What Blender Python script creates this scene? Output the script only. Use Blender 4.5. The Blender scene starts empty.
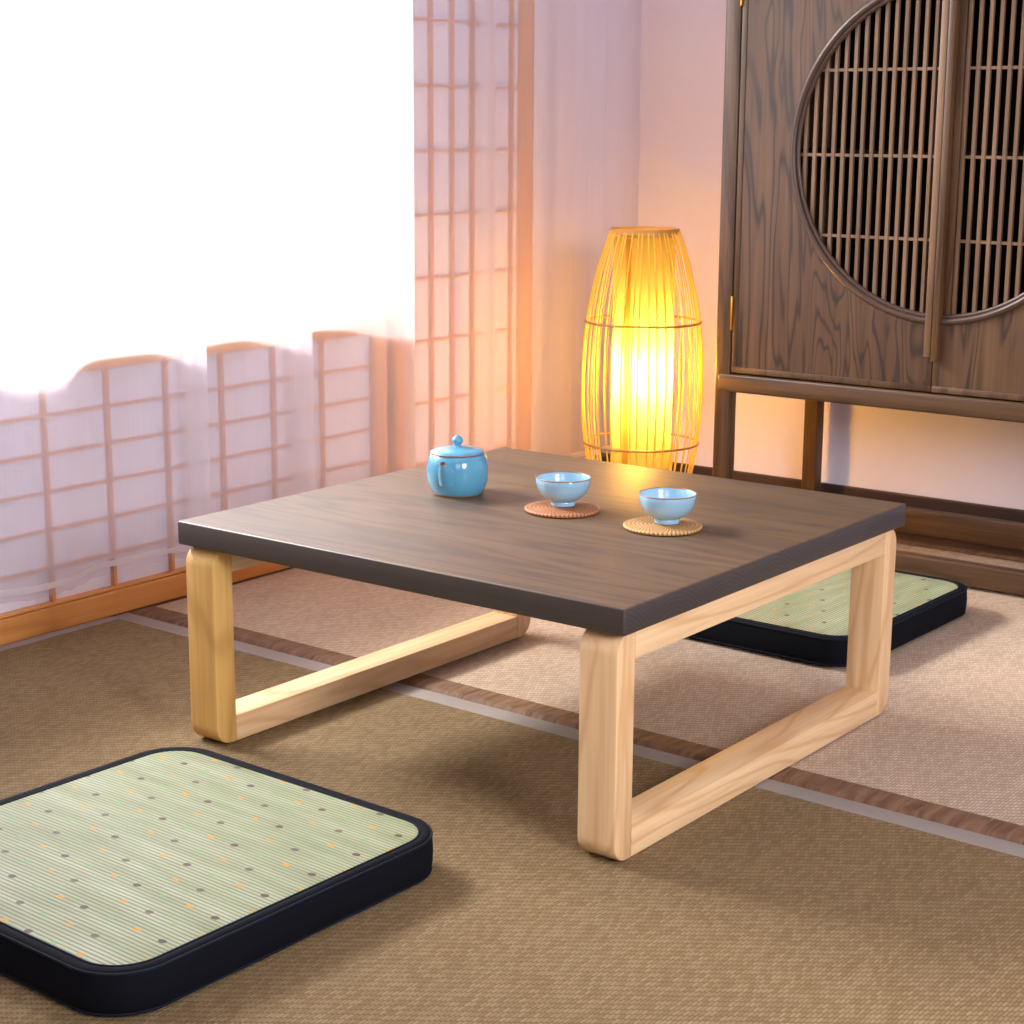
import bpy, bmesh, math, random
from mathutils import Vector, Matrix
random.seed(4)
PI = math.pi
SC = bpy.context.scene
COL = SC.collection

# ------------------------------------------------------------------ object helpers
def link(o, parent=None):
    COL.objects.link(o)
    if parent is not None:
        o.parent = parent
        o.matrix_parent_inverse = Matrix.Identity(4)
    return o

def empty(name, loc, label, cat, group=None, rz=0):
    o = bpy.data.objects.new(name, None)
    o.empty_display_size = 0.05
    o.location = loc
    o.rotation_euler = (0, 0, rz)
    link(o)
    return tag(o, label, cat, group)

def tag(o, label, cat, group=None):
    o['label'] = label
    o['category'] = cat
    if group: o['group'] = group
    return o

def obj(name, bm, mat, parent=None, loc=(0, 0, 0), smooth=True, ang=40):
    me = bpy.data.meshes.new(name)
    bmesh.ops.recalc_face_normals(bm, faces=bm.faces[:])
    bm.to_mesh(me); bm.free()
    me.materials.append(mat)
    if smooth:
        me.shade_smooth()
        me.set_sharp_from_angle(angle=math.radians(ang))
    o = bpy.data.objects.new(name, me)
    o.location = loc
    return link(o, parent)

def struct(name, bm, mat, parent=None, smooth=False):
    o = obj(name, bm, mat, parent, smooth=smooth)
    if parent is None: o['kind'] = 'structure'
    return o

# ------------------------------------------------------------------ mesh helpers
def add_box(bm, x0, x1, y0, y1, z0, z1, bev=0.0, seg=2):
    t = bmesh.new()
    vs = [t.verts.new((x, y, z)) for x in (x0, x1) for y in (y0, y1) for z in (z0, z1)]
    for f in ((0, 1, 3, 2), (4, 6, 7, 5), (0, 4, 5, 1), (2, 3, 7, 6), (0, 2, 6, 4), (1, 5, 7, 3)):
        t.faces.new([vs[i] for i in f])
    bmesh.ops.recalc_face_normals(t, faces=t.faces[:])
    if bev > 0:
        bmesh.ops.bevel(t, geom=t.edges[:], offset=bev, segments=seg, profile=0.5, affect='EDGES')
    merge(bm, t)
    return bm

def merge(bm, t):
    m = bpy.data.meshes.new('tmp')
    t.to_mesh(m); t.free()
    bm.from_mesh(m)
    bpy.data.meshes.remove(m)

def box(*a, **k):
    return add_box(bmesh.new(), *a, **k)

def add_lathe(bm, prof, n=64, cx=0, cy=0, close=False):
    """prof: list of (r, z)"""
    rings = []
    for r, z in prof:
        if r < 1e-6:
            rings.append([bm.verts.new((cx, cy, z))])
        else:
            rings.append([bm.verts.new((cx + r*math.cos(2*PI*i/n), cy + r*math.sin(2*PI*i/n), z)) for i in range(n)])
    pairs = list(zip(rings, rings[1:]))
    if close: pairs.append((rings[-1], rings[0]))
    for a, b in pairs:
        for i in range(n):
            j = (i+1) % n
            if len(a) == 1 and len(b) == 1: continue
            if len(a) == 1: bm.faces.new((a[0], b[i], b[j]))
            elif len(b) == 1: bm.faces.new((a[i], a[j], b[0]))
            else: bm.faces.new((a[i], a[j], b[j], b[i]))
    return bm

def lathe(prof, **k):
    return add_lathe(bmesh.new(), prof, **k)

def add_tube(bm, pts, rad, n=8, caps=True, closed=False):
    pts = [Vector(p) for p in pts]
    N = len(pts)
    rads = rad if isinstance(rad, (list, tuple)) else [rad]*N
    rings = []
    up = None
    for i, p in enumerate(pts):
        if closed:
            t = (pts[(i+1) % N] - pts[i-1]).normalized()
        else:
            t = (pts[min(i+1, N-1)] - pts[max(i-1, 0)]).normalized()
        if up is None:
            up = Vector((0, 0, 1)) if abs(t.z) < .9 else Vector((1, 0, 0))
        s = t.cross(up).normalized()
        up = s.cross(t).normalized()
        rings.append([bm.verts.new(p + (s*math.cos(2*PI*k/n) + up*math.sin(2*PI*k/n))*rads[i]) for k in range(n)])
    rng = range(N if closed else N-1)
    for i in rng:
        a, b = rings[i], rings[(i+1) % N]
        for k in range(n):
            bm.faces.new((a[k], a[(k+1) % n], b[(k+1) % n], b[k]))
    if caps and not closed:
        bm.faces.new(rings[0]); bm.faces.new(rings[-1])
    return bm

def rrect(w, d, r, n=10):
    """rounded rectangle outline, centred, counter-clockwise"""
    out = []
    for sx, sy, a0 in ((1, 1, 0), (-1, 1, PI/2), (-1, -1, PI), (1, -1, 1.5*PI)):
        cx, cy = sx*(w/2-r), sy*(d/2-r)
        for i in range(n+1):
            a = a0 + PI/2*i/n
            out.append((cx + r*math.cos(a), cy + r*math.sin(a)))
    return out

def prism(outline, axis, a, b, bev=0.0, seg=2):
    """extrude 2-D outline (u,v) along axis from a to b. axis 'x': (u,v)=(y,z); 'y': (x,z); 'z': (x,y)"""
    bm = bmesh.new()
    def P(u, v, w):
        return {'x': (w, u, v), 'y': (u, w, v), 'z': (u, v, w)}[axis]
    A = [bm.verts.new(P(u, v, a)) for u, v in outline]
    B = [bm.verts.new(P(u, v, b)) for u, v in outline]
    n = len(A)
    bm.faces.new(A); bm.faces.new(B[::-1])
    for i in range(n):
        bm.faces.new((A[i], A[(i+1) % n], B[(i+1) % n], B[i]))
    bmesh.ops.recalc_face_normals(bm, faces=bm.faces[:])
    if bev > 0:
        caps = {e for f in bm.faces if len(f.verts) > 4 or n == 4 for e in f.edges}
        caps = [e for e in bm.edges if abs({'x': e.verts[0].co.x-e.verts[1].co.x, 'y': e.verts[0].co.y-e.verts[1].co.y, 'z': e.verts[0].co.z-e.verts[1].co.z}[axis]) < 1e-7]
        bmesh.ops.bevel(bm, geom=caps, offset=bev, segments=seg, profile=0.5, affect='EDGES')
    return bm

# ------------------------------------------------------------------ material helpers
def s2l(c):
    return tuple(((v/255)/12.92 if v/255 <= .04045 else ((v/255+.055)/1.055)**2.4) for v in c)

class M:
    def __init__(self, name):
        self.m = bpy.data.materials.new(name)
        self.m.use_nodes = True
        self.t = self.m.node_tree
        self.t.nodes.clear()
        self.out = self.t.nodes.new('ShaderNodeOutputMaterial')
        self._tc = None
    def n(self, typ, **kw):
        nd = self.t.nodes.new(typ)
        for k, v in kw.items():
            if k.startswith('i_'):
                key = k[2:]
                key = int(key) if key.isdigit() else key.replace('_', ' ')
                self.set(nd.inputs[key], v)
            else:
                setattr(nd, k, v)
        return nd
    def set(self, sock, v):
        if isinstance(v, bpy.types.NodeSocket): self.t.links.new(v, sock)
        else:
            if sock.type == 'RGBA' and len(v) == 3: v = (*v, 1)
            sock.default_value = v
    def obj(self):
        if self._tc is None: self._tc = self.n('ShaderNodeTexCoord').outputs['Object']
        return self._tc
    def math(self, op, a, b=0.0, c=None):
        nd = self.n('ShaderNodeMath', operation=op)
        self.set(nd.inputs[0], a); self.set(nd.inputs[1], b)
        if c is not None: self.set(nd.inputs[2], c)
        return nd.outputs[0]
    def mapping(self, scale=(1, 1, 1), loc=(0, 0, 0), rot=(0, 0, 0), vec=None):
        nd = self.n('ShaderNodeMapping')
        self.set(nd.inputs['Vector'], vec if vec is not None else self.obj())
        nd.inputs['Scale'].default_value = scale
        nd.inputs['Location'].default_value = loc
        nd.inputs['Rotation'].default_value = rot
        return nd.outputs[0]
    def noise(self, vec, scale=5, detail=4, rough=.5, dist=0):
        nd = self.n('ShaderNodeTexNoise')
        self.set(nd.inputs['Vector'], vec)
        nd.inputs['Scale'].default_value = scale; nd.inputs['Detail'].default_value = detail
        nd.inputs['Roughness'].default_value = rough; nd.inputs['Distortion'].default_value = dist
        return nd.outputs['Fac']
    def ramp(self, fac, stops, interp='LINEAR'):
        nd = self.n('ShaderNodeValToRGB')
        self.set(nd.inputs[0], fac)
        cr = nd.color_ramp; cr.interpolation = interp
        while len(cr.elements) < len(stops): cr.elements.new(.5)
        for e, (p, c) in zip(cr.elements, stops):
            e.position = p
            e.color = (*c, 1) if len(c) == 3 else c
        return nd.outputs['Color']
    def mix(self, fac, a, b, mode='MIX'):
        nd = self.n('ShaderNodeMix', data_type='RGBA', blend_type=mode)
        self.set(nd.inputs[0], fac)
        self.set(nd.inputs[6], a); self.set(nd.inputs[7], b)
        return nd.outputs[2]
    def bump(self, h, strength=.3, dist=.001):
        nd = self.n('ShaderNodeBump')
        nd.inputs['Strength'].default_value = strength; nd.inputs['Distance'].default_value = dist
        self.set(nd.inputs['Height'], h)
        return nd.outputs[0]
    def bsdf(self, color, rough=.5, normal=None, **kw):
        nd = self.n('ShaderNodeBsdfPrincipled')
        self.set(nd.inputs['Base Color'], color); self.set(nd.inputs['Roughness'], rough)
        if normal is not None: self.set(nd.inputs['Normal'], normal)
        for k, v in kw.items(): self.set(nd.inputs[k.replace('_', ' ')], v)
        self.t.links.new(nd.outputs[0], self.out.inputs[0])
        return nd
    def surf(self, sock):
        self.t.links.new(sock, self.out.inputs[0])
        return self.m

def wood(name, dark, mid, light, axis='x', rough=.45, figure=.5, fine=1.0, knots=0.0, spec=.5, seed=0.0, linew=.35, ring=14):
    """grain runs along axis"""
    w = M(name)
    def sc(a, b):
        return {'x': (a, b, b), 'y': (b, a, b), 'z': (b, b, a)}[axis]
    v = w.mapping(scale=sc(1.0, 9.0), loc=(seed, seed*1.7, seed*.6))
    warp = w.noise(v, 1.3, 3, .55)
    # cathedral figure: growth rings cut at a slant
    pv = w.mapping(scale=sc(.55, 4.0), loc=(seed*2, seed, seed*.3))
    pn = w.noise(pv, 1.5, 3, .5, .4 + knots)
    rings = w.math('SINE', w.math('MULTIPLY', pn, ring*2*PI))
    rings = w.math('MULTIPLY_ADD', rings, .5, .5)
    rings = w.math('POWER', rings, 5.0)
    fv = w.mapping(scale=sc(4.0*fine, 160*fine), loc=(seed, 0, 0))
    fib = w.noise(fv, 1.0, 5, .6)
    base = w.ramp(warp, [(.3, s2l(mid)), (.72, s2l(light))])
    c = w.mix(w.math('MULTIPLY', rings, figure), base, s2l(dark))
    fm = w.n('ShaderNodeMapRange'); w.set(fm.inputs[0], fib)
    fm.inputs[1].default_value = .35; fm.inputs[2].default_value = .7
    fm.inputs[3].default_value = 0; fm.inputs[4].default_value = linew
    c = w.mix(fm.outputs[0], c, s2l(dark))
    nb = w.bump(fib, .25, .0006)
    w.bsdf(c, rough, nb, Specular_IOR_Level=spec)
    return w.m

def plain(name, c, rough=.6, spec=.5, **kw):
    w = M(name); w.bsdf(s2l(c), rough, Specular_IOR_Level=spec, **kw)
    return w.m

MAT = {}
# light ash of the table frames
LD, LM, LL = (196, 148, 98), (226, 188, 138), (238, 206, 160)
MAT['ash_z'] = wood('ash_vertical', LD, LM, LL, 'z', .5, .55, 1, seed=1.3, linew=.45, ring=12)
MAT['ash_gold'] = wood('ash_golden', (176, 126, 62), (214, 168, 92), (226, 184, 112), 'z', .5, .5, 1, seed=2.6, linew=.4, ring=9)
MAT['ash_y'] = wood('ash_lengthwise', LD, LM, LL, 'y', .5, .55, 1, seed=4.1, linew=.45, ring=12)
# dark stained top
TD, TM, TL = (48, 34, 18), (82, 61, 36), (108, 82, 50)
def tabletop_mat():
    w = M('stained_top')
    v = w.mapping(scale=(1.0, 9, 9))
    warp = w.noise(v, 1.2, 4, .55)
    pn = w.noise(w.mapping(scale=(.5, 6, 6), loc=(3, 1, 2)), 1.6, 3, .5, .3)
    rings = w.math('POWER', w.math('MULTIPLY_ADD', w.math('SINE', w.math('MULTIPLY', pn, 70)), .5, .5), 3)
    fib = w.noise(w.mapping(scale=(5, 190, 190)), 1, 5, .6)
    c = w.ramp(warp, [(.3, s2l(TM)), (.7, s2l(TL))])
    c = w.mix(w.math('MULTIPLY', rings, .5), c, s2l(TD))
    fm = w.n('ShaderNodeMapRange'); w.set(fm.inputs[0], fib)
    fm.inputs[1].default_value = .35; fm.inputs[2].default_value = .7; fm.inputs[4].default_value = .4
    c = w.mix(fm.outputs[0], c, s2l((58, 44, 34)))
    # the sawn edges are darker than the top face
    geo = w.n('ShaderNodeNewGeometry')
    sep = w.n('ShaderNodeSeparateXYZ'); w.set(sep.inputs[0], geo.outputs['Normal'])
    sep2 = w.n('ShaderNodeSeparateXYZ'); w.set(sep2.inputs[0], w.obj())
    side = w.math('SUBTRACT', 1.0, w.math('ABSOLUTE', sep.outputs[2]))
    endg = w.math('GREATER_THAN', w.math('ABSOLUTE', sep.outputs[0]), .7)
    # end grain arcs
    ev = w.mapping(scale=(0, 1, 1))
    es = w.n('ShaderNodeSeparateXYZ'); w.set(es.inputs[0], ev)
    yy = w.math('SUBTRACT', w.math('MODULO', w.math('ADD', es.outputs[1], 1.0), .115), .0575)
    rr = w.math('SQRT', w.math('ADD', w.math('MULTIPLY', yy, yy), w.math('POWER', w.math('SUBTRACT', es.outputs[2], .22), 2)))
    rn = w.noise(w.mapping(scale=(0, 1, 1)), 25, 3, .6)
    arcs = w.math('MULTIPLY_ADD', w.math('SINE', w.math('ADD', w.math('MULTIPLY', rr, 1150), w.math('MULTIPLY', rn, 9))), .5, .5)
    ec = w.mix(w.math('POWER', arcs, 3), s2l((30, 26, 27)), s2l((50, 44, 43)))
    sc = w.mix(fm.outputs[0], s2l((54, 44, 36)), s2l((36, 29, 25)))
    sc = w.mix(endg, sc, ec)
    c = w.mix(side, c, sc)
    w.bsdf(c, .5, w.bump(fib, .25, .0005), Specular_IOR_Level=.8)
    return w.m
MAT['top'] = tabletop_mat()
# walnut cabinet
CD, CM, CL = (38, 25, 15), (78, 54, 32), (106, 77, 48)
MAT['wal_z'] = wood('walnut_vertical', CD, CM, CL, 'z', .42, .5, 1, seed=2.2, linew=.5, ring=9)
MAT['wal_x'] = wood('walnut_crosswise', CD, CM, CL, 'x', .42, .45, 1, seed=5.2, linew=.5, ring=8)
MAT['wal_y'] = wood('walnut_depthwise', CD, CM, CL, 'y', .45, .4, 1, seed=7.7, linew=.5, ring=8)
MAT['wal_door'] = wood('walnut_door', (34, 23, 16), (80, 55, 34), (108, 78, 49), 'z', .42, .78, .8, knots=.6, seed=9.4, linew=.5, ring=20)
MAT['wal_slat'] = wood('walnut_slat', (70, 49, 33), (112, 84, 58), (136, 106, 78), 'z', .45, .3, 1, seed=3.3, linew=.4, ring=6)
MAT['wal_ring'] = plain('walnut_moulding', (74, 55, 44), .38)
MAT['dark_in'] = plain('cabinet_inside', (20, 15, 12), .8, .2)
MAT['brass'] = plain('brass', (200, 150, 60), .35, Metallic=1.0)
# orange pine of the screens and the track
OD, OM, OL = (176, 108, 50), (214, 148, 78), (228, 168, 98)
MAT['pine_y'] = wood('pine_lengthwise', OD, OM, OL, 'y', .5, .45, 1, seed=6.1, linew=.3, ring=6)
MAT['pine_z'] = wood('pine_vertical', OD, OM, OL, 'z', .5, .3, 1, seed=8.1, linew=.3, ring=6)
MAT['lattice'] = plain('lattice_pine', (208, 146, 100), .55)
MAT['jamb'] = plain('jamb_wood', (150, 104, 74), .6)
MAT['pull'] = plain('dark_pull', (62, 52, 50), .5)
MAT['skirting'] = plain('dark_skirting', (58, 44, 42), .5)
MAT['floor'] = wood('floor_boards', (40, 28, 20), (66, 46, 34), (84, 60, 44), 'x', .5, .3, seed=.4)

def plaster(name, c):
    w = M(name)
    n = w.noise(w.obj(), 60, 4, .6)
    w.bsdf(w.mix(n, s2l(c), s2l(tuple(min(255, k+4) for k in c))), .85, w.bump(n, .1, .001), Specular_IOR_Level=.2)
    return w.m
MAT['wall'] = plaster('lilac_plaster', (234, 229, 242))

def paper_mat():
    w = M('shoji_paper')
    n = w.noise(w.obj(), 90, 5, .65)
    w.bsdf(w.mix(n, s2l((224, 224, 242)), s2l((234, 234, 250))), .9, Specular_IOR_Level=.15)
    return w.m
MAT['paper'] = paper_mat()

def sheer(name, alpha, tint=(236, 232, 240), gloss=0):
    w = M(name)
    tr = w.n('ShaderNodeBsdfTransparent')
    tl = w.n('ShaderNodeBsdfTranslucent'); w.set(tl.inputs[0], s2l(tint))
    df = w.n('ShaderNodeBsdfDiffuse'); w.set(df.inputs[0], s2l(tint))
    m1 = w.n('ShaderNodeMixShader'); m1.inputs[0].default_value = .5
    w.t.links.new(tl.outputs[0], m1.inputs[1]); w.t.links.new(df.outputs[0], m1.inputs[2])
    # threads: a fine weave modulates the cover slightly
    wv = w.noise(w.mapping(scale=(1, 420, 6)), 1, 2, .5)
    a = w.math('MULTIPLY_ADD', w.math('SUBTRACT', wv, .5), .05, alpha)
    m2 = w.n('ShaderNodeMixShader'); w.set(m2.inputs[0], a)
    w.t.links.new(tr.outputs[0], m2.inputs[1]); w.t.links.new(m1.outputs[0], m2.inputs[2])
    return w.surf(m2.outputs[0])
MAT['sheer'] = sheer('white_voile', .48)
MAT['sheer2'] = sheer('white_voile_thin', .40)
MAT['hem'] = sheer('voile_hem', .85, (244, 242, 246))
MAT['fringe'] = sheer('voile_fringe', .22, (235, 230, 235))

def glass_mat():
    w = M('window_glass')
    tr = w.n('ShaderNodeBsdfTransparent'); gl = w.n('ShaderNodeBsdfGlossy')
    gl.inputs['Roughness'].default_value = .02
    fr = w.n('ShaderNodeFresnel'); fr.inputs[0].default_value = 1.45
    m = w.n('ShaderNodeMixShader'); w.set(m.inputs[0], w.math('MULTIPLY', fr.outputs[0], .6))
    w.t.links.new(tr.outputs[0], m.inputs[1]); w.t.links.new(gl.outputs[0], m.inputs[2])
    return w.surf(m.outputs[0])
MAT['glass'] = glass_mat()

def weave_mat(name, dark, mid, light, px, py, bump=.9, blotch=.25):
    """beaded basket weave: little nubs in offset rows"""
    w = M(name)
    wob = w.noise(w.obj(), 35, 2, .5)
    sx = w.n('ShaderNodeSeparateXYZ'); w.set(sx.inputs[0], w.obj())
    x = w.math('ADD', sx.outputs[0], w.math('MULTIPLY', w.math('SUBTRACT', wob, .5), px*.9))
    y = w.math('ADD', sx.outputs[1], w.math('MULTIPLY', w.math('SUBTRACT', wob, .5), py*.5))
    u = w.math('DIVIDE', x, px)
    row = w.math('FLOOR', u)
    t = w.math('SUBTRACT', w.math('DIVIDE', y, py), w.math('MULTIPLY', row, .25))
    a = w.math('ABSOLUTE', w.math('SINE', w.math('MULTIPLY', u, PI)))
    b = w.math('ABSOLUTE', w.math('SINE', w.math('MULTIPLY', t, PI)))
    h = w.math('POWER', w.math('MULTIPLY', a, b), .5)
    # per-nub tint
    cell = w.n('ShaderNodeCombineXYZ'); w.set(cell.inputs[0], row); w.set(cell.inputs[1], w.math('FLOOR', t))
    wn = w.n('ShaderNodeTexWhiteNoise', noise_dimensions='2D'); w.set(wn.inputs['Vector'], cell.outputs[0])
    big = w.noise(w.mapping(scale=(6, 1.5, 1)), 3, 4, .6)
    c = w.mix(wn.outputs[0], s2l(mid), s2l(light))
    c = w.mix(w.math('MULTIPLY', big, blotch), c, s2l(dark))
    hr = w.n('ShaderNodeMapRange'); w.set(hr.inputs[0], h); hr.inputs[1].default_value = .05; hr.inputs[2].default_value = .7
    c = w.mix(hr.outputs[0], s2l(dark), c)
    w.bsdf(c, .85, w.bump(h, bump, .0016), Specular_IOR_Level=.2)
    return w.m
MAT['rug_front'] = weave_mat('sisal_olive', (88, 70, 44), (126, 103, 69), (148, 126, 92), .0040, .0115, bump=.6)
MAT['rug_back'] = weave_mat('sisal_pale', (136, 112, 90), (186, 162, 136), (206, 185, 162), .0044, .0115, bump=.5, blotch=.25)

def cloth(name, c1, c2, scale=900, rough=.85):
    w = M(name)
    n = w.noise(w.obj(), scale, 2, .5); b = w.noise(w.obj(), 14, 3, .6)
    c = w.mix(n, s2l(c1), s2l(c2))
    c = w.mix(w.math('MULTIPLY', b, .35), c, s2l(c1))
    w.bsdf(c, rough, w.bump(n, .3, .0008), Specular_IOR_Level=.12)
    return w.m
MAT['strip'] = cloth('grey_binding', (134, 124, 116), (158, 148, 140))
def ruffle_mat():
    w = M('brown_binding')
    p = w.noise(w.mapping(scale=(95, 12, 3)), 1, 3, .6, .6)
    f = w.noise(w.obj(), 700, 2, .5)
    c = w.ramp(p, [(.3, s2l((92, 64, 46))), (.5, s2l((120, 88, 64))), (.7, s2l((138, 106, 80)))])
    c = w.mix(w.math('MULTIPLY', f, .3), c, s2l((84, 58, 42)))
    w.bsdf(c, .7, w.bump(p, .6, .005), Specular_IOR_Level=.3)
    return w.m
MAT['ruffle'] = ruffle_mat()
MAT['navy'] = cloth('navy_cloth', (6, 8, 14), (13, 16, 26), 1200, .8)
MAT['piping'] = cloth('navy_piping', (12, 17, 28), (22, 28, 42), 1200, .7)

def mat_top():
    """ribbed rush matting with woven dots, laid out in the cushion's own frame"""
    w = M('rush_matting')
    s = w.n('ShaderNodeSeparateXYZ'); w.set(s.inputs[0], w.obj())
    x, y = s.outputs[0], s.outputs[1]
    rp = .0055
    rib = w.math('ABSOLUTE', w.math('SINE', w.math('MULTIPLY', y, PI/rp)))
    big = w.noise(w.mapping(scale=(4, 26, 1)), 1.4, 4, .6)
    fine = w.noise(w.mapping(scale=(90, 320, 1)), 1, 3, .6)
    c = w.ramp(big, [(.3, s2l((130, 138, 102))), (.5, s2l((154, 160, 128))), (.72, s2l((180, 182, 158)))])
    c = w.mix(w.math('MULTIPLY', fine, .5), c, s2l((160, 168, 128)))
    c = w.mix(w.math('MULTIPLY', w.math('POWER', w.math('SUBTRACT', 1.0, rib), 1.3), .9), c, s2l((84, 92, 62)))
    P, Q = .117, .0665
    def dots(x0, y0, hw, hh):
        u = w.math('ABSOLUTE', w.math('SUBTRACT', w.math('MODULO', w.math('ADD', w.math('SUBTRACT', x, x0), 10*P), P), P/2))
        t = w.math('ABSOLUTE', w.math('SUBTRACT', w.math('MODULO', w.math('ADD', w.math('SUBTRACT', y, y0), 10*Q), Q), Q/2))
        # lozenge-ish dot
        d = w.math('ADD', w.math('POWER', w.math('DIVIDE', u, hw), 2.5), w.math('POWER', w.math('DIVIDE', t, hh), 2.5))
        return w.math('LESS_THAN', d, 1.0)
    X0, Y0 = -.039 - P/2, .116 - Q/2 
    DK, OR, GR = (78, 52, 52), (190, 144, 52), (112, 160, 96)
    for dx, dy, col, k in ((0, 0, DK, 1), (.079, 0, OR, 1), (.039, 0, GR, .7), (.0585, Q/2, DK, .85), (.0195, Q/2, OR, .8), (.0975, Q/2, GR, .6)):
        f = dots(X0+dx, Y0+dy, .0048, .0036)
        c = w.mix(w.math('MULTIPLY', f, .9*k), c, s2l(col))
    w.bsdf(c, .55, w.bump(rib, .5, .0012), Specular_IOR_Level=.35)
    return w.m
MAT['mat'] = mat_top()

def glaze(name, c1, c2):
    w = M(name)
    n = w.noise(w.obj(), 40, 3, .5); f = w.noise(w.obj(), 900, 2, .5)
    c = w.mix(n, s2l(c1), s2l(c2)); c = w.mix(w.math('MULTIPLY', f, .2), c, s2l((120, 180, 205)))
    w.bsdf(c, .16, w.bump(f, .03, .0003), Specular_IOR_Level=.5, Coat_Weight=.4, Coat_Roughness=.05)
    return w.m
MAT['pot'] = glaze('sky_blue_glaze', (74, 146, 178), (88, 158, 188))
MAT['cup'] = glaze('pale_blue_glaze', (140, 180, 202), (152, 190, 208))
MAT['rimline'] = plain('bare_clay_rim', (140, 98, 66), .4)
MAT['hole'] = plain('dark_hole', (12, 12, 12), .8)

def rattan(name, dark, mid, light):
    w = M(name)
    s = w.n('ShaderNodeSeparateXYZ'); w.set(s.inputs[0], w.obj())
    x, y = s.outputs[0], s.outputs[1]
    r = w.math('SQRT', w.math('ADD', w.math('MULTIPLY', x, x), w.math('MULTIPLY', y, y)))
    th = w.math('ARCTAN2', y, x)
    rr = w.math('DIVIDE', r, .0052)
    coil = w.math('ABSOLUTE', w.math('SINE', w.math('MULTIPLY', rr, PI)))
    ph = w.math('ADD', w.math('MULTIPLY', th, 56), w.math('MULTIPLY', rr, 2.4))
    tw = w.math('MULTIPLY_ADD', w.math('SINE', ph), .5, .5)
    h = w.math('MULTIPLY', w.math('ADD', coil, .25), w.math('ADD', tw, .3))
    n = w.noise(w.obj(), 160, 3, .6)
    c = w.mix(n, s2l(mid), s2l(light))
    hm = w.n('ShaderNodeMapRange'); w.set(hm.inputs[0], h); hm.inputs[1].default_value = .1; hm.inputs[2].default_value = .8
    c = w.mix(hm.outputs[0], s2l(dark), c)
    w.bsdf(c, .5, w.bump(h, .6, .0012))
    return w.m
MAT['rattan_a'] = rattan('rattan_russet', (84, 44, 24), (168, 104, 62), (196, 136, 92))
MAT['rattan_b'] = rattan('rattan_honey', (96, 62, 28), (184, 136, 76), (212, 170, 112))

MAT['bamboo'] = plain('bamboo_rib', (236, 186, 62), .45)
MAT['bamboo_ring'] = plain('bamboo_hoop', (150, 104, 44), .45)
MAT['lamp_rim'] = plain('bamboo_band', (190, 140, 66), .45)
def lamp_paper(name='lamp_paper', cover=.62, tint=(1, 1, 1)):
    w = M(name)
    n = w.noise(w.obj(), 30, 5, .7, 1.5)
    c = w.mix(n, (.46, .37, .13, 1), (.40, .31, .09, 1))
    c = w.mix(1.0, c, tint, 'MULTIPLY')
    tl = w.n('ShaderNodeBsdfTranslucent'); w.set(tl.inputs[0], c)
    df = w.n('ShaderNodeBsdfDiffuse'); w.set(df.inputs[0], c)
    tr = w.n('ShaderNodeBsdfTransparent'); w.set(tr.inputs[0], s2l((255, 225, 150)))
    m1 = w.n('ShaderNodeMixShader'); m1.inputs[0].default_value = .25
    w.t.links.new(tl.outputs[0], m1.inputs[1]); w.t.links.new(df.outputs[0], m1.inputs[2])
    m2 = w.n('ShaderNodeMixShader'); m2.inputs[0].default_value = cover
    w.t.links.new(tr.outputs[0], m2.inputs[1]); w.t.links.new(m1.outputs[0], m2.inputs[2])
    return w.surf(m2.outputs[0])
MAT['lamp_paper'] = lamp_paper()
MAT['lamp_seam'] = lamp_paper('lamp_paper_seam', .6, (.75, .6, .4))
def bulb_mat():
    w = M('frosted_bulb')
    e = w.n('ShaderNodeEmission'); w.set(e.inputs[0], (1.0, .72, .34, 1)); e.inputs[1].default_value = 60
    tr = w.n('ShaderNodeBsdfTransparent')
    m = w.n('ShaderNodeMixShader'); m.inputs[0].default_value = .12
    w.t.links.new(tr.outputs[0], m.inputs[1]); w.t.links.new(e.outputs[0], m.inputs[2])
    return w.surf(m.outputs[0])
MAT['bulb'] = bulb_mat()

# ------------------------------------------------------------------ the room
ZF = -.007
YW = 1.86
struct('floor', box(-.62, 3.2, -3.0, YW, ZF-.05, ZF), MAT['floor'])
bm = bmesh.new()
WX0, WX1 = -.75, -.612
WY0, WY1, WZ0, WZ1 = -.35, 1.085, .425, 1.6
add_box(bm, WX0, WX1, -3.0, WY0, ZF, 2.4)
add_box(bm, WX0, WX1, WY1, YW, ZF, 2.4)
add_box(bm, WX0, WX1, WY0, WY1, ZF, WZ0)
add_box(bm, WX0, WX1, WY0, WY1, WZ1, 2.4)
struct('wall_left', bm, MAT['wall'])
struct('wall_back', box(WX0, 3.2, YW, YW+.1, ZF, 2.4), MAT['wall'])
struct('baseboard_left', box(-.612, -.5705, -1.6, YW-.013, ZF, .035, bev=.002), MAT['pine_y'])
struct('baseboard_back', box(-.60, 3.2, YW-.012, YW, ZF, .058, bev=.002), MAT['skirting'])

struct('wall_right', box(3.2, 3.3, -3.0, YW+.1, ZF, 2.5), MAT['wall'])
struct('wall_front', box(WX0, 3.3, -3.1, -3.0, ZF, 2.5), MAT['wall'])
struct('ceiling', box(WX0, 3.3, -3.1, YW+.1, 2.4, 2.5), MAT['wall'])

# window behind the voile
bm = bmesh.new()
for a, b in ((WY0, WY0+.05), (WY1-.02, WY1)):
    add_box(bm, -.70, -.65, a, b, WZ0, WZ1, bev=.003)
add_box(bm, -.70, -.65, WY0, WY1, WZ0, WZ0+.012, bev=.003)
add_box(bm, -.70, -.65, WY0, WY1, WZ1-.05, WZ1, bev=.003)
win = struct('window_1', bm, MAT['pine_z'])
struct('window_pane', box(-.678, -.674, WY0+.05, WY1-.02, WZ0+.012, WZ1-.05), MAT['glass'], win)

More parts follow.
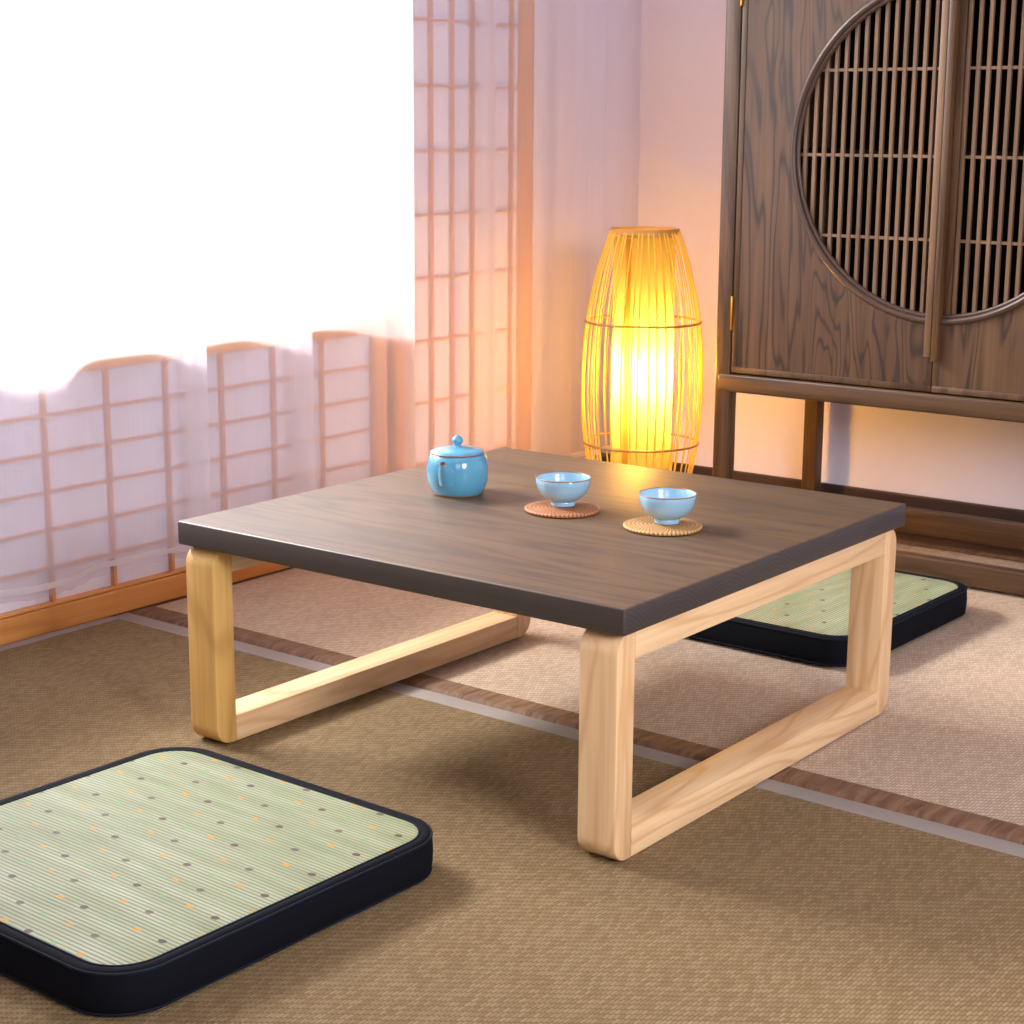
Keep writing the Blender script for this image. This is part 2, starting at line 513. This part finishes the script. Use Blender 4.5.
# ------------------------------------------------------------------ shoji screens on the window wall
def shoji(name, label, y0, y1, z0, z1, st_l, st_r, rail_t, rail_b, vs, hs, vw, hw, xb=-.606, xf=-.5715):
    t = empty(name, (-.59, (y0+y1)/2, z0), label, 'shoji screen')
    o = Vector(t.location)
    def L(a, *k, **kw):  # world box -> local box
        return add_box(a, k[0]-o.x, k[1]-o.x, k[2]-o.y, k[3]-o.y, k[4]-o.z, k[5]-o.z, **kw)
    obj('paper', L(bmesh.new(), -.594, -.590, y0+st_l*.5, y1-st_r*.5, z0+rail_b*.5, z1-rail_t*.5), MAT['paper'], t, smooth=False)
    obj('stile', L(bmesh.new(), xb, xf, y0, y0+st_l, z0, z1, bev=.0015), MAT['pine_z'], t)
    obj('stile', L(bmesh.new(), xb, xf, y1-st_r, y1, z0, z1, bev=.0015), MAT['pine_z'], t)
    obj('top_rail', L(bmesh.new(), xb, xf-.001, y0+st_l, y1-st_r, z1-rail_t, z1, bev=.0015), MAT['pine_y'], t)
    obj('bottom_rail', L(bmesh.new(), xb, xf-.001, y0+st_l, y1-st_r, z0, z0+rail_b, bev=.0015), MAT['pine_y'], t)
    a = bmesh.new()
    for y in vs: L(a, -.5915, -.580, y-vw/2, y+vw/2, z0+rail_b, z1-rail_t)
    for z in hs: L(a, -.5915, -.5815, y0+st_l, y1-st_r, z-hw/2, z+hw/2)
    obj('lattice', a, MAT['lattice'], t, smooth=False)
    return t
vs = [1.027-.1295*k for k in range(1, 17)]
shoji('shoji_screen', 'low shoji screen of wide paper panes below the bright window, behind the voile curtain',
      -1.2, 1.067, .036, .438, .03, .03, .026, .004, vs, [.410-.0627*k for k in range(1, 6)] , .0062, .0042)
shoji('shoji_screen', 'tall narrow shoji screen with small square panes left of the glowing lamp',
      1.098, 1.546, .036, 1.80, .026, .034, .03, .02, [1.155, 1.222, 1.288, 1.354, 1.420, 1.484], [.13+.1253*k for k in range(13)], .0056, .0046)
# jamb between the two screens, with a dark finger pull
j = struct('window_2_jamb', box(-.611, -.585, 1.0675, 1.0975, .036, .438, bev=.001), MAT['jamb'])
j.name = 'trim_1'
o = obj('finger_pull', prism([(u+1.083, v+.245) for u, v in rrect(.022, .052, .006, 5)], 'x', -.586, -.583, bev=.001), MAT['pull'], j)

# ------------------------------------------------------------------ voile curtains
def smooth_path(pts, n=8):
    """Catmull-Rom through (y, x) control points"""
    out = []
    P = [pts[0]] + pts + [pts[-1]]
    for i in range(1, len(P)-2):
        p0, p1, p2, p3 = (Vector(q) for q in P[i-1:i+3])
        for k in range(n):
            t = k/n
            out.append(.5*((2*p1) + (p2-p0)*t + (2*p0-5*p1+4*p2-p3)*t*t + (3*p1-p0-3*p2+p3)*t**3))
    out.append(Vector(P[-2]))
    return out

def shrink(pts, k=.67):
    return [(y + (x+.565)*(1-k)*1.18, -.565 + (x+.565)*k) for y, x in pts]

def curtain(label, path, z0, z1, mat, name='sheer_curtain', flare=.0, hem_z=0.012):
    c = path[len(path)//2]
    ox, oy = c[1], c[0]
    t = empty(name, (ox, oy, z0), label, 'curtain')
    NZ = 14
    def sheet(za, zb, nz, amp=0.0):
        b = bmesh.new()
        rows = []
        for k in range(nz+1):
            f = k/nz
            row = []
            for i, p in enumerate(path):
                z = za + (zb-za)*f
                s = math.sin(i*.37+1)*.0012*(1-f)
                zz = z - z0 + amp*math.sin(i*.9)*(1-f)
                row.append(b.verts.new((p[1]-ox+s, p[0]-oy, zz)))
            rows.append(row)
        for r0, r1 in zip(rows, rows[1:]):
            for i in range(len(r0)-1):
                b.faces.new((r0[i], r0[i+1], r1[i+1], r1[i]))
        return b
    obj('panel', sheet(z0+.022, z1, NZ), mat, t, ang=180)
    obj('hem', sheet(z0+.011, z0+.0215, 2), MAT['hem'], t, ang=180)
    obj('fringe', sheet(z0, z0+.0105, 2, .0015), MAT['fringe'], t, ang=180)
    return t

A = [(0.168, -.506), (0.205, -.505), (0.232, -.514), (0.283, -.541), (0.333, -.558), (0.395, -.563), (0.452, -.561), (0.485, -.544), (0.505, -.520), (0.521, -.506)]
S1 = [(.530, -.507), (.527, -.512), (.513, -.520), (.508, -.532), (.516, -.548), (.540, -.558)]
B = [(0.58, -.562), (0.609, -.564), (0.667, -.563), (0.703, -.555), (0.737, -.535), (0.765, -.515), (0.781, -.506)]
S2 = [(.790, -.507), (.787, -.512), (.773, -.520), (.768, -.532), (.776, -.548), (.80, -.558)]
Cc = [(0.844, -.562), (0.878, -.564), (0.912, -.562), (0.942, -.553), (0.981, -.532), (1.027, -.514), (1.070, -.505), (1.078, -.508), (1.064, -.512)]
pre = []
for k in range(3):   # the folds go on out of the picture
    y = -.95 + k*.34
    pre += [(y, -.560), (y+.10, -.563), (y+.19, -.545), (y+.24, -.515), (y+.262, -.506), (y+.268, -.509), (y+.262, -.53), (y+.275, -.552)]
pre += [(.09, -.545), (.13, -.515)]
curtain('white voile curtain with frayed hem over the bright window and low screen', smooth_path(shrink(pre + A + S1 + B + S2 + Cc), 6), .070, 1.98, MAT['sheer'])
D = [(1.10, -.562), (1.16, -.560), (1.22, -.552), (1.28, -.535), (1.315, -.520), (1.333, -.510), (1.339, -.514), (1.326, -.520), (1.309, -.524), (1.306, -.530), (1.33, -.540), (1.39, -.552), (1.45, -.548), (1.50, -.535), (1.56, -.52),
     (1.60, -.510), (1.612, -.510), (1.604, -.516), (1.590, -.522), (1.592, -.528), (1.62, -.535), (1.68, -.535), (1.715, -.520), (1.727, -.514), (1.728, -.52), (1.720, -.525), (1.735, -.53), (1.79, -.525), (1.835, -.51), (1.850, -.505)]
curtain('second voile curtain hanging over the tall screen and corner beside the lamp', smooth_path(D, 6), .070, 1.98, MAT['sheer2'])

# ------------------------------------------------------------------ rugs
def quad_slab(pts, z0, z1, bev=.002):
    b = prism(pts, 'z', z0, z1)
    return b
SK = -.018   # the front rug lies a touch askew
def fy(x, c): return c + SK*(x+.55)
t = empty('woven_rug', (.6, -.7, ZF), 'olive brown sisal rug with flat grey binding in the front, carrying the big cushion', 'rug')
o0 = Vector(t.location)
def loc(p): return [(x-o0.x, y-o0.y) for x, y in p]
XE = 2.4
obj('weave', prism(loc([(-.532, -2.2), (XE, -2.2), (XE, fy(XE, .341)), (-.532, fy(-.532, .341))]), 'z', 0, -ZF-.0008), MAT['rug_front'], t, smooth=False)
b = prism(loc([(-.554, fy(-.554, .341)), (XE, fy(XE, .341)), (XE, fy(XE, .380)), (-.554, fy(-.554, .380))]), 'z', 0, -ZF-.002, bev=.001)
obj('binding', b, MAT['strip'], t)
b = prism(loc([(-.554, -2.2), (-.531, -2.2), (-.531, fy(-.53, .3405)), (-.554, fy(-.554, .3405))]), 'z', 0, -ZF-.0004, bev=.001)
obj('binding', b, MAT['strip'], t)

t = empty('woven_rug', (.6, 1.0, ZF), 'paler beige sisal rug with puckered brown edging under the back of the table', 'rug')
o0 = Vector(t.location)
obj('weave', prism(loc([(-.55, fy(-.55, .425)), (XE, fy(XE, .425)), (XE, 1.685), (-.55, 1.685)]), 'z', 0, -ZF-.0032), MAT['rug_back'], t, smooth=False)
def ruffle(y_of, w, far=False):
    b = bmesh.new()
    N = 620
    prof = []
    K = 10
    rnd = random.Random(8 if far else 3)
    ph = [rnd.uniform(0, 6) for _ in range(6)]
    rows = []
    for i in range(N+1):
        x = -.552 + (XE+.552)*i/N
        s = .5*math.sin(x*150+ph[0]+1.5*math.sin(x*23+ph[4])) + .35*math.sin(x*263+ph[1]+math.sin(x*31)) + .3*math.sin(x*61+ph[2])
        row = []
        for k in range(K+1):
            a = k/K
            yy = a*w
            # flat tape rising over a padded outer lip
            zz = .0002 + .0056*math.sin(min(1, a*4.5)*PI/2)**.7 * (1 - .10*max(0, a-.3)/.7)
            pk = s*.0009*math.sin(PI*min(1, a*1.02))**.5 if 0 < a < .97 else 0
            lead = .0018*s*(1-a)
            yw = (y_of(x) + yy + lead) if not far else (y_of(x) - yy - lead)
            row.append(b.verts.new((x-o0.x, yw-o0.y, max(0.0004, zz+pk*1.0))))
        rows.append(row)
    for r0, r1 in zip(rows, rows[1:]):
        for k in range(K): b.faces.new((r0[k], r0[k+1], r1[k+1], r1[k]))
    return b
obj('edging', ruffle(lambda x: fy(x, .388), .046), MAT['ruffle'], t, ang=180)
obj('edging', ruffle(lambda x: 1.708, .04, True), MAT['ruffle'], t, ang=180)

# ------------------------------------------------------------------ low table
W, D_, H, TS = .7005, .699, .30, .0312
RW, RT, IX, IY = .0512, .036, .0095, .0027
t = empty('low_table', (W/2, D_/2, 0), 'square low tea table with dark stained top and pale wood loop legs', 'table')
o0 = Vector((W/2, D_/2, 0))
obj('tabletop', box(-W/2, W/2, -D_/2, D_/2, H-TS, H, bev=.0022, seg=3), MAT['top'], t)
HB = H-TS
for xa in (IX, W-IX-RW):
    xb = xa+RW
    for far in (0, 1):
        # leg outline in (y, z): outer corners rounded, outer face at y=ya
        R = .026
        out = []
        for i in range(9):
            a = PI + PI/2*i/8
            out.append((R+R*math.cos(a), R+R*math.sin(a)))
        out += [(RT, 0), (RT, HB)]
        for i in range(9):
            a = PI/2 + PI/2*i/8
            out.append((R+R*math.cos(a), HB-R+R*math.sin(a)))
        if far: out = [(D_-IY-u, v) for u, v in out]
        else: out = [(IY+u, v) for u, v in out]
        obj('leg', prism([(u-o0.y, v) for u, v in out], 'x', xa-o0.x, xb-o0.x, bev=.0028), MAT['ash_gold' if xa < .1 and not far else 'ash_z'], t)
    for nm, z0, z1 in (('bottom_rail', 0, RT), ('top_rail', HB-RT, HB)):
        obj(nm, box(xa-o0.x+.0004, xb-o0.x-.0004, IY+RT-o0.y, D_-IY-RT-o0.y, z0, z1, bev=.0022), MAT['ash_y'], t)

# ------------------------------------------------------------------ floor cushions
def ring_sheet(loops, close_bottom=False):
    b = bmesh.new()
    R = [[b.verts.new(p) for p in lp] for lp in loops]
    n = len(R[0])
    for a, c in zip(R, R[1:]):
        for i in range(n): b.faces.new((a[i], a[(i+1) % n], c[(i+1) % n], c[i]))
    if close_bottom: b.faces.new(R[0])
    return b
def cushion(loc_, rz, label):
    t = empty('floor_cushion', loc_, label, 'cushion', 'square rush floor cushions', rz)
    w, d, r, h = .462, .474, .062, .046
    def lp(ins, z): return [(x, y, z) for x, y in rrect(w-2*ins, d-2*ins, max(.006, r-ins), 12)]
    loops = [lp(.012, 0), lp(.004, .001), lp(.0012, .005), lp(0, .014), lp(-.0006, .026), lp(.0004, .038), lp(.0016, .0432), lp(.004, .0458), lp(.008, .0468), lp(.0115, .0464), lp(.0145, .0454), lp(.0155, .044)]
    obj('side_cover', ring_sheet(loops, True), MAT['navy'], t)
    b = bmesh.new()
    rings = [lp(.0145, .0452), lp(.018, .0461), lp(.05, .0468), lp(.12, .0475)]
    R = [[b.verts.new(p) for p in q] for q in rings]
    n = len(R[0])
    for a, c in zip(R, R[1:]):
        for i in range(n): b.faces.new((a[i], a[(i+1) % n], c[(i+1) % n], c[i]))
    b.faces.new(R[-1])
    obj('rush_mat', b, MAT['mat'], t)
    b = add_tube(bmesh.new(), lp(.0014, .0438), .0017, 6, closed=True)
    add_tube(b, lp(.0145, .0458), .0014, 6, closed=True)
    add_tube(b, lp(.0022, .0035), .0015, 6, closed=True)
    obj('piping', b, MAT['piping'], t)
    return t
cushion((.317, -.338, .0005), -.026, 'rush topped floor cushion with navy sides on the olive rug in front')
cushion((.336, 1.056, .0005), PI/2-.02, 'rush topped floor cushion with navy sides behind the table, before the cabinet')

# ------------------------------------------------------------------ tea things
def arc(r, z, n=64): return [(r*math.cos(2*PI*i/n), r*math.sin(2*PI*i/n), z) for i in range(n)]
pot = empty('teapot', (.173, .368, H), 'glossy sky blue porcelain teapot with lid and short spout on the table', 'teapot')
pot.scale = (1, 1, .97)
prof = [(0, .003), (.030, .003), (.0315, .0005), (.0340, .0008), (.0368, .0045), (.0404, .0125), (.0428, .023), (.0435, .032), (.0431, .041), (.0414, .050), (.0386, .0580), (.0366, .0592), (.0352, .0575), (.0345, .050), (.036, .04)]
obj('body', lathe(prof, n=72), MAT['pot'], pot, ang=60)
lid = obj('lid', lathe([(0, .0575), (.034, .058), (.0376, .0602), (.0382, .0612), (.0372, .0626), (.030, .0654), (.018, .0678), (.007, .0692), (0, .0694)], n=72), MAT['pot'], pot, ang=60)
obj('knob', lathe([(.0058, .0685), (.0046, .0702), (.0050, .0718), (.0074, .0745), (.0082, .0772), (.0074, .0802), (.0048, .0828), (.0018, .0848), (0, .0858)], n=32), MAT['pot'], lid, ang=60)
obj('lid_rim', add_tube(bmesh.new(), arc(.0379, .0603), .0009, 6, closed=True), MAT['rimline'], lid)
obj('foot_rim', add_tube(bmesh.new(), arc(.0338, .0014), .0011, 6, closed=True), MAT['rimline'], pot)
# spout towards the viewer and a little left
view = Vector((1.715-.173, -1.539-.368, 0)).normalized()
def yawed(v, a): return Vector((v.x*math.cos(a)-v.y*math.sin(a), v.x*math.sin(a)+v.y*math.cos(a), 0))
sd = yawed(view, -.36)
pts, rads = [], []
for i in range(13):
    f = i/12
    r = .0370 + .0205*f
    z = .022 + .031*f**.8
    pts.append(sd*r + Vector((0, 0, z))); rads.append(.0043 + .0082*(1-f**2.0))
sp = obj('spout', add_tube(bmesh.new(), pts, rads, 20), MAT['pot'], pot, ang=60)
tip, d = pts[-1], (pts[-1]-pts[-3]).normalized()
sx = d.cross(Vector((0, 0, 1))).normalized(); sy = sx.cross(d)
circ = lambda rr, off: [tip + d*off + (sx*math.cos(2*PI*k/24)+sy*math.sin(2*PI*k/24))*rr for k in range(24)]
obj('spout_rim', add_tube(bmesh.new(), circ(.0039, .0003), .0008, 6, closed=True), MAT['rimline'], sp)
b = bmesh.new(); b.faces.new([b.verts.new(p) for p in circ(.0034, .0006)])
obj('spout_hole', b, MAT['hole'], sp)
hd = yawed(view, -.36+PI-.25)
pts = []
for i in range(15):
    a = -PI/2*1.05 + PI*1.05*i/14
    pts.append(hd*(.0385 + .0155*math.cos(a)) + Vector((0, 0, .0335 + .0185*math.sin(a))))
obj('handle', add_tube(bmesh.new(), pts, .0034, 12), MAT['pot'], pot, ang=60)

def coaster(loc_, mat, label):
    n = 64
    pr = [(0, .0004), (.046, .0004)]
    pr += [(.047 + .0042*math.sin(PI*k/8), .0030 - .0026*math.cos(PI*k/8)) for k in range(9)]
    rr = [.047-.0052*k for k in range(1, 9)]
    for r in rr: pr += [(r+.0026, .0048), (r, .0058)]
    pr += [(0, .0055)]
    o = obj('coaster', lathe(pr, n=n), mat)
    o.location = loc_
    return tag(o, label, 'coaster', 'rattan coasters')
coaster((.358, .363, H), MAT['rattan_a'], 'reddish brown woven rattan coaster under the tea cup beside the teapot')
coaster((.520, .359, H), MAT['rattan_b'], 'honey coloured woven rattan coaster under the tea cup farther from the teapot')
def cup(loc_, label):
    c = empty('tea_cup', loc_, label, 'cup', 'blue porcelain tea cups')
    pr = [(0, .003), (.0140, .002), (.0150, 0), (.0162, .0004), (.0163, .0040), (.0158, .0056), (.0185, .0068), (.0255, .0108), (.0315, .0170), (.0352, .0245), (.0370, .0320), (.0374, .0378), (.0370, .0384), (.0364, .0378), (.0358, .0320), (.0338, .0245), (.0300, .0175), (.0235, .0115), (.014, .0085), (0, .0078)]
    obj('bowl', lathe(pr, n=72), MAT['cup'], c, ang=60)
    obj('rim', add_tube(bmesh.new(), arc(.0370, .0381), .00085, 6, closed=True), MAT['rimline'], c)
    return c
cup((.352, .373, H+.0058), 'pale blue porcelain tea cup on the reddish coaster beside the teapot')
cup((.520, .369, H+.0058), 'pale blue porcelain tea cup on the honey coloured coaster, farther from the teapot')

# ------------------------------------------------------------------ bamboo lamp
LX, LY, LZ = -.192, 1.400, .001
lamp = empty('floor_lamp', (LX, LY, LZ), 'glowing barrel shaped bamboo cage floor lamp in the corner by the cabinet', 'lamp')
LH = .611
def lr(z):   # barrel profile
    f = (z-LH/2)/(LH/2)
    return .0655 + (.1195-.0655)*(1-abs(f)**2.15)
b = bmesh.new()
NR = 42
for k in range(NR):
    a = 2*PI*k/NR + .025*math.sin(k*2.3)
    tw = .04*math.sin(k*1.7)
    add_tube(b, [(lr(z)*math.cos(a+tw*z), lr(z)*math.sin(a+tw*z), z) for z in [.006+(LH-.012)*(i/22) for i in range(0, 23)]], .0013, 6)
obj('cage_ribs', b, MAT['bamboo'], lamp)
for z in (.190, .430):
    obj('hoop', add_tube(bmesh.new(), arc(lr(z)+.001, z, 72), .0024, 8, closed=True), MAT['bamboo_ring'], lamp)
def band(z0, z1, r): return lathe([(r-.003, z0), (r, z0), (r, z1), (r-.003, z1)], n=72, close=True)
obj('top_band', band(LH-.011, LH, .0670), MAT['lamp_rim'], lamp, ang=30)
obj('bottom_band', band(0, .014, .0670), MAT['lamp_rim'], lamp, ang=30)
obj('base_plate', lathe([(0, .002), (.067, .002), (.067, .010), (0, .010)], n=48), MAT['lamp_rim'], lamp, ang=30)
obj('paper_lid', lathe([(0, LH-.006), (.0635, LH-.006)], n=48), MAT['lamp_paper'], lamp, ang=60)
obj('paper_shade', lathe([(.0605, .012), (.0605, .10), (.0605, .2), (.0605, .3), (.0605, .4), (.0605, .5), (.0605, LH-.016)], n=64), MAT['lamp_paper'], lamp, ang=60)
# overlap seam of the paper: a strip of doubled paper facing the viewer's left
va = math.atan2(-1.539-LY, 1.715-LX) - .52
b = bmesh.new()
cols = []
for i in range(7):
    a = va - .10 + .20*i/6
    cols.append([b.verts.new((.0613*math.cos(a), .0613*math.sin(a), z)) for z in (.013, .3, LH-.017)])
for c0, c1 in zip(cols, cols[1:]):
    for k in range(2): b.faces.new((c0[k], c1[k], c1[k+1], c0[k+1]))
obj('paper_seam', b, MAT['lamp_seam'], lamp, ang=60)
BZ = .055
obj('bulb', lathe([(r, z+BZ) for r, z in ((0, .225), (.012, .228), (.020, .240), (.023, .256), (.020, .273), (.012, .29), (.010, .30), (0, .301))], n=24), MAT['bulb'], lamp)
obj('bulb_holder', lathe([(0, .010), (.012, .010), (.012, .02), (.004, .03), (.004, .2+BZ), (.012, .205+BZ), (.012, .228+BZ), (0, .228+BZ)], n=20), MAT['lamp_rim'], lamp)

# ------------------------------------------------------------------ cabinet
CX0, CX1 = -.032, .856
CY0, CY1 = 1.410, 1.812
PW = .032
ZT = 1.225
DZ0, DZ1 = .346, 1.184
SX = .412
cab = empty('cabinet', ((CX0+CX1)/2, (CY0+CY1)/2, 0), 'tall walnut cabinet with round slatted moon window doors on an open stand', 'cabinet')
o0 = Vector(cab.location)
def cb(x0, x1, y0, y1, z0, z1, **k): return box(x0-o0.x, x1-o0.x, y0-o0.y, y1-o0.y, z0, z1, **k)
for x in (CX0, CX1-PW):
    for y in (CY0, CY1-PW):
        zb = .001 if y == CY0 else ZF
        obj('leg', cb(x, x+PW, y, y+PW, zb, ZT-.03, bev=.004, seg=3), MAT['wal_z'], cab)
obj('top', cb(CX0-.012, CX1+.012, CY0-.012, CY1+.004, ZT-.03, ZT, bev=.005), MAT['wal_x'], cab)
for nm, y in (('front_rail', CY0), ('rear_rail', CY1-PW)):
    obj(nm, cb(CX0+.006, CX1-.006, y-.0012, y+PW, .308, .343, bev=.005, seg=3), MAT['wal_x'], cab)
    obj('floor_rail', cb(CX0+PW, CX1-PW, y+.002, y+PW-.004, .003 if y == CY0 else ZF, .044, bev=.003), MAT['wal_x'], cab)
for x in (CX0, CX1-PW):
    obj('side_rail', cb(x+.003, x+PW-.003, CY0+PW, CY1-PW, .308, .343, bev=.003), MAT['wal_y'], cab)
    obj('floor_rail', cb(x+.003, x+PW-.003, CY0+PW, CY1-PW, .006, .044, bev=.003), MAT['wal_y'], cab)
obj('side_panel', cb(CX0+.004, CX0+.022, CY0+PW, CY1-PW, .343, ZT-.03), MAT['wal_z'], cab)
obj('side_panel', cb(CX1-.022, CX1-.004, CY0+PW, CY1-PW, .343, ZT-.03), MAT['wal_z'], cab)
obj('back_panel', cb(CX0+PW, CX1-PW, CY1-.020, CY1-.008, .343, ZT-.03), MAT['dark_in'], cab)
obj('bottom_panel', cb(CX0+PW, CX1-PW, CY0+.03, CY1-PW, .322, .341), MAT['dark_in'], cab)
obj('top_rail', cb(CX0+PW, CX1-PW, CY0+.002, CY0+PW, DZ1+.001, ZT-.03, bev=.002), MAT['wal_x'], cab)
obj('shelf', cb(CX0+PW, CX1-PW, CY0+.06, CY1-.03, .75, .765), MAT['dark_in'], cab)

ZC, RC = .765, .291
def door(left):
    s = -1 if left else 1
    hx = CX0+PW+.003 if left else CX1-PW-.003    # hinge side
    gap = .0008
    sx = SX + s*gap
    name = 'door'
    # outline in (x,z), half-circle bite at the seam side
    N = 48
    half = math.sqrt(RC*RC - gap*gap)
    arcp = []
    for i in range(N+1):
        a = -PI/2 + PI*i/N
        arcp.append((SX + s*max(gap, RC*math.cos(a)), ZC + RC*math.sin(a)))
    # build as strips between arc points and the hinge edge so that the panel stays well formed
    y0, y1 = CY0+.003, CY0+.021
    b = bmesh.new()
    inner = [(sx, DZ0)] + arcp + [(sx, DZ1)]
    outer = [(hx, z) for _, z in inner]
    def V(p, y): return b.verts.new((p[0]-o0.x, y-o0.y, p[1]))
    IA, IB = [V(p, y0) for p in inner], [V(p, y1) for p in inner]
    OA, OB = [V(p, y0) for p in outer], [V(p, y1) for p in outer]
    for i in range(len(inner)-1):
        b.faces.new((IA[i], IA[i+1], OA[i+1], OA[i]))
        b.faces.new((IB[i], OB[i], OB[i+1], IB[i+1]))
        b.faces.new((IA[i], IB[i], IB[i+1], IA[i+1]))
        b.faces.new((OA[i], OA[i+1], OB[i+1], OB[i]))
    b.faces.new((IA[0], OA[0], OB[0], IB[0])); b.faces.new((IA[-1], IB[-1], OB[-1], OA[-1]))
    d = obj(name, b, MAT['wal_door'], cab, smooth=False)
    # narrow border mitred round the panel, standing just proud
    b = bmesh.new()
    bw, pr = .011, .0014
    x_a, x_b = min(hx, sx), max(hx, sx)
    for q in ((x_a, x_b, DZ0, DZ0+bw), (x_a, x_b, DZ1-bw, DZ1)):
        add_box(b, q[0]-o0.x, q[1]-o0.x, y0-pr-o0.y, y0+.002-o0.y, q[2], q[3], bev=.0008)
    hx2 = hx - s*bw
    add_box(b, min(hx, hx2)-o0.x, max(hx, hx2)-o0.x, y0-pr-o0.y, y0+.002-o0.y, DZ0+bw, DZ1-bw, bev=.0008)
    sx2 = sx + s*bw
    for z0, z1 in ((DZ0+bw, ZC-RC-.012), (ZC+RC+.012, DZ1-bw)):
        add_box(b, min(sx, sx2)-o0.x, max(sx, sx2)-o0.x, y0-pr-o0.y, y0+.002-o0.y, z0, z1, bev=.0008)
    obj('border', b, MAT['wal_ring'] if False else MAT['wal_z'], d)
    # rounded moulding round the half moon
    b = bmesh.new()
    for rad, tr, yy in ((RC+.002, .0062, y0-.001), (RC-.006, .0045, y0+.003)):
        pts = []
        lim = math.acos(min(1, (gap+.001)/rad))
        for i in range(65):
            a = -lim + 2*lim*i/64
            pts.append((SX + s*rad*math.cos(a) - o0.x, yy-o0.y, ZC + rad*math.sin(a)))
        add_tube(b, pts, tr, 10)
    obj('moulding', b, MAT['wal_ring'], d)
    # slats and cross bars inside the half moon
    b = bmesh.new()
    pitch = .01877
    x_in = .030
    k = 0
    sw = .0070
    ya, yb = y0+.007, y0+.0145
    while True:
        xo = x_in + pitch*k
        if xo > RC-.012: break
        c = math.sqrt(RC**2 - xo**2) - .001
        xc = SX + s*xo
        add_box(b, xc-sw/2-o0.x, xc+sw/2-o0.x, ya-o0.y, yb-o0.y, ZC-c, ZC+c, bev=.0008, seg=1)
        k += 1
    for dz in (-.152, -.008, .141):
        c = math.sqrt(RC**2 - dz**2) - .002
        add_box(b, min(sx, SX+s*c)-o0.x, max(sx, SX+s*c)-o0.x, ya+.0015-o0.y, yb-.0005-o0.y, ZC+dz-.0026, ZC+dz+.0026)
    obj('lattice', b, MAT['wal_slat'], d, smooth=False)
    # meeting stile and raised pull
    b = bmesh.new()
    if left: 
        add_box(b, SX-.0150-o0.x, SX-.001-o0.x, y0-.010-o0.y, yb-o0.y, .4085, 1.122, bev=.002)
    else:
        add_box(b, SX+.0012-o0.x, SX+.0135-o0.x, y0-.0155-o0.y, yb-o0.y, .4025, 1.128, bev=.002)
        add_box(b, SX+.0137-o0.x, SX+.0260-o0.x, y0+.002-o0.y, yb-o0.y, ZC-RC+.003, ZC+RC-.003, bev=.001)
    obj('pull_bar', b, MAT['wal_slat' if left else 'wal_z'], d)
    for z in (.459, 1.055):
        xh = hx - s*.0005
        b = bmesh.new()
        add_box(b, min(xh, xh+s*.0045)-o0.x, max(xh, xh+s*.0045)-o0.x, CY0-.0015-o0.y, CY0+.014-o0.y, z-.032, z+.032, bev=.0008)
        obj('hinge', b, MAT['brass'], d)
door(True); door(False)

# ------------------------------------------------------------------ light
w = bpy.data.worlds.new('World'); SC.world = w
w.use_nodes = True
bg = w.node_tree.nodes['Background']
bg.inputs[0].default_value = (.92, .95, 1.0, 1)
bg.inputs[1].default_value = 3.4

def area(name, loc_, target, sx, sy, power, col):
    l = bpy.data.lights.new(name, 'AREA')
    l.shape = 'RECTANGLE'; l.size = sx; l.size_y = sy
    l.energy = power; l.color = col
    o = bpy.data.objects.new(name, l); COL.objects.link(o)
    o.location = loc_
    o.rotation_euler = (Vector(target)-Vector(loc_)).to_track_quat('-Z', 'Y').to_euler()
    return o
area('sky_light', (-2.9, -.1, 2.55), (-.5, .35, .45), 2.0, .7, 800, (1.0, .98, .97))
area('room_light', (2.0, -1.75, 1.15), (.1, .8, .3), .7, .7, 8, (1.0, .95, .96))
area('ceiling_fill', (1.3, -.6, 2.3), (1.3, -.6, 0), 1.2, 1.2, 6, (.94, .94, 1.0))  # added overhead fill, stands for no known lamp
area('side_light', (2.5, -.7, 1.1), (-.5, 1.2, .4), .6, .6, 46, (.95, .94, 1.0))
po_ = area('window_portal', (-.74, (WY0+WY1)/2, (WZ0+WZ1)/2), (1, (WY0+WY1)/2, (WZ0+WZ1)/2), WY1-WY0, WZ1-WZ0, 1, (1, 1, 1))
po_.data.cycles.is_portal = True
pl = bpy.data.lights.new('lamp_glow', 'POINT'); pl.energy = 25; pl.color = (1.0, .61, .175); pl.shadow_soft_size = .018
po = bpy.data.objects.new('lamp_glow', pl); COL.objects.link(po); po.location = (LX, LY, LZ+.33)

# ------------------------------------------------------------------ camera
cam = bpy.data.cameras.new('camera')
cam.sensor_fit = 'HORIZONTAL'; cam.sensor_width = 36; cam.lens = 62.4846
co = bpy.data.objects.new('camera', cam); COL.objects.link(co)
F = Vector((-0.59034187, 0.77863683, -0.21265268)); R = Vector((0.7961466, 0.60508008, 0.00535599)); U = Vector((-0.13284227, 0.16614084, 0.97711317))
m = Matrix((R, U, -F)).transposed().to_4x4()
m.translation = Vector((1.715215, -1.539121, .806383))
co.matrix_world = m
cam.clip_start = .05
SC.camera = co

SC.view_settings.view_transform = 'Standard'
SC.view_settings.look = 'None'
SC.view_settings.exposure = 0.0
SC.cycles.use_denoising = True
SC.cycles.max_bounces = 10
SC.cycles.transparent_max_bounces = 16
SC.cycles.sample_clamp_indirect = 6.0
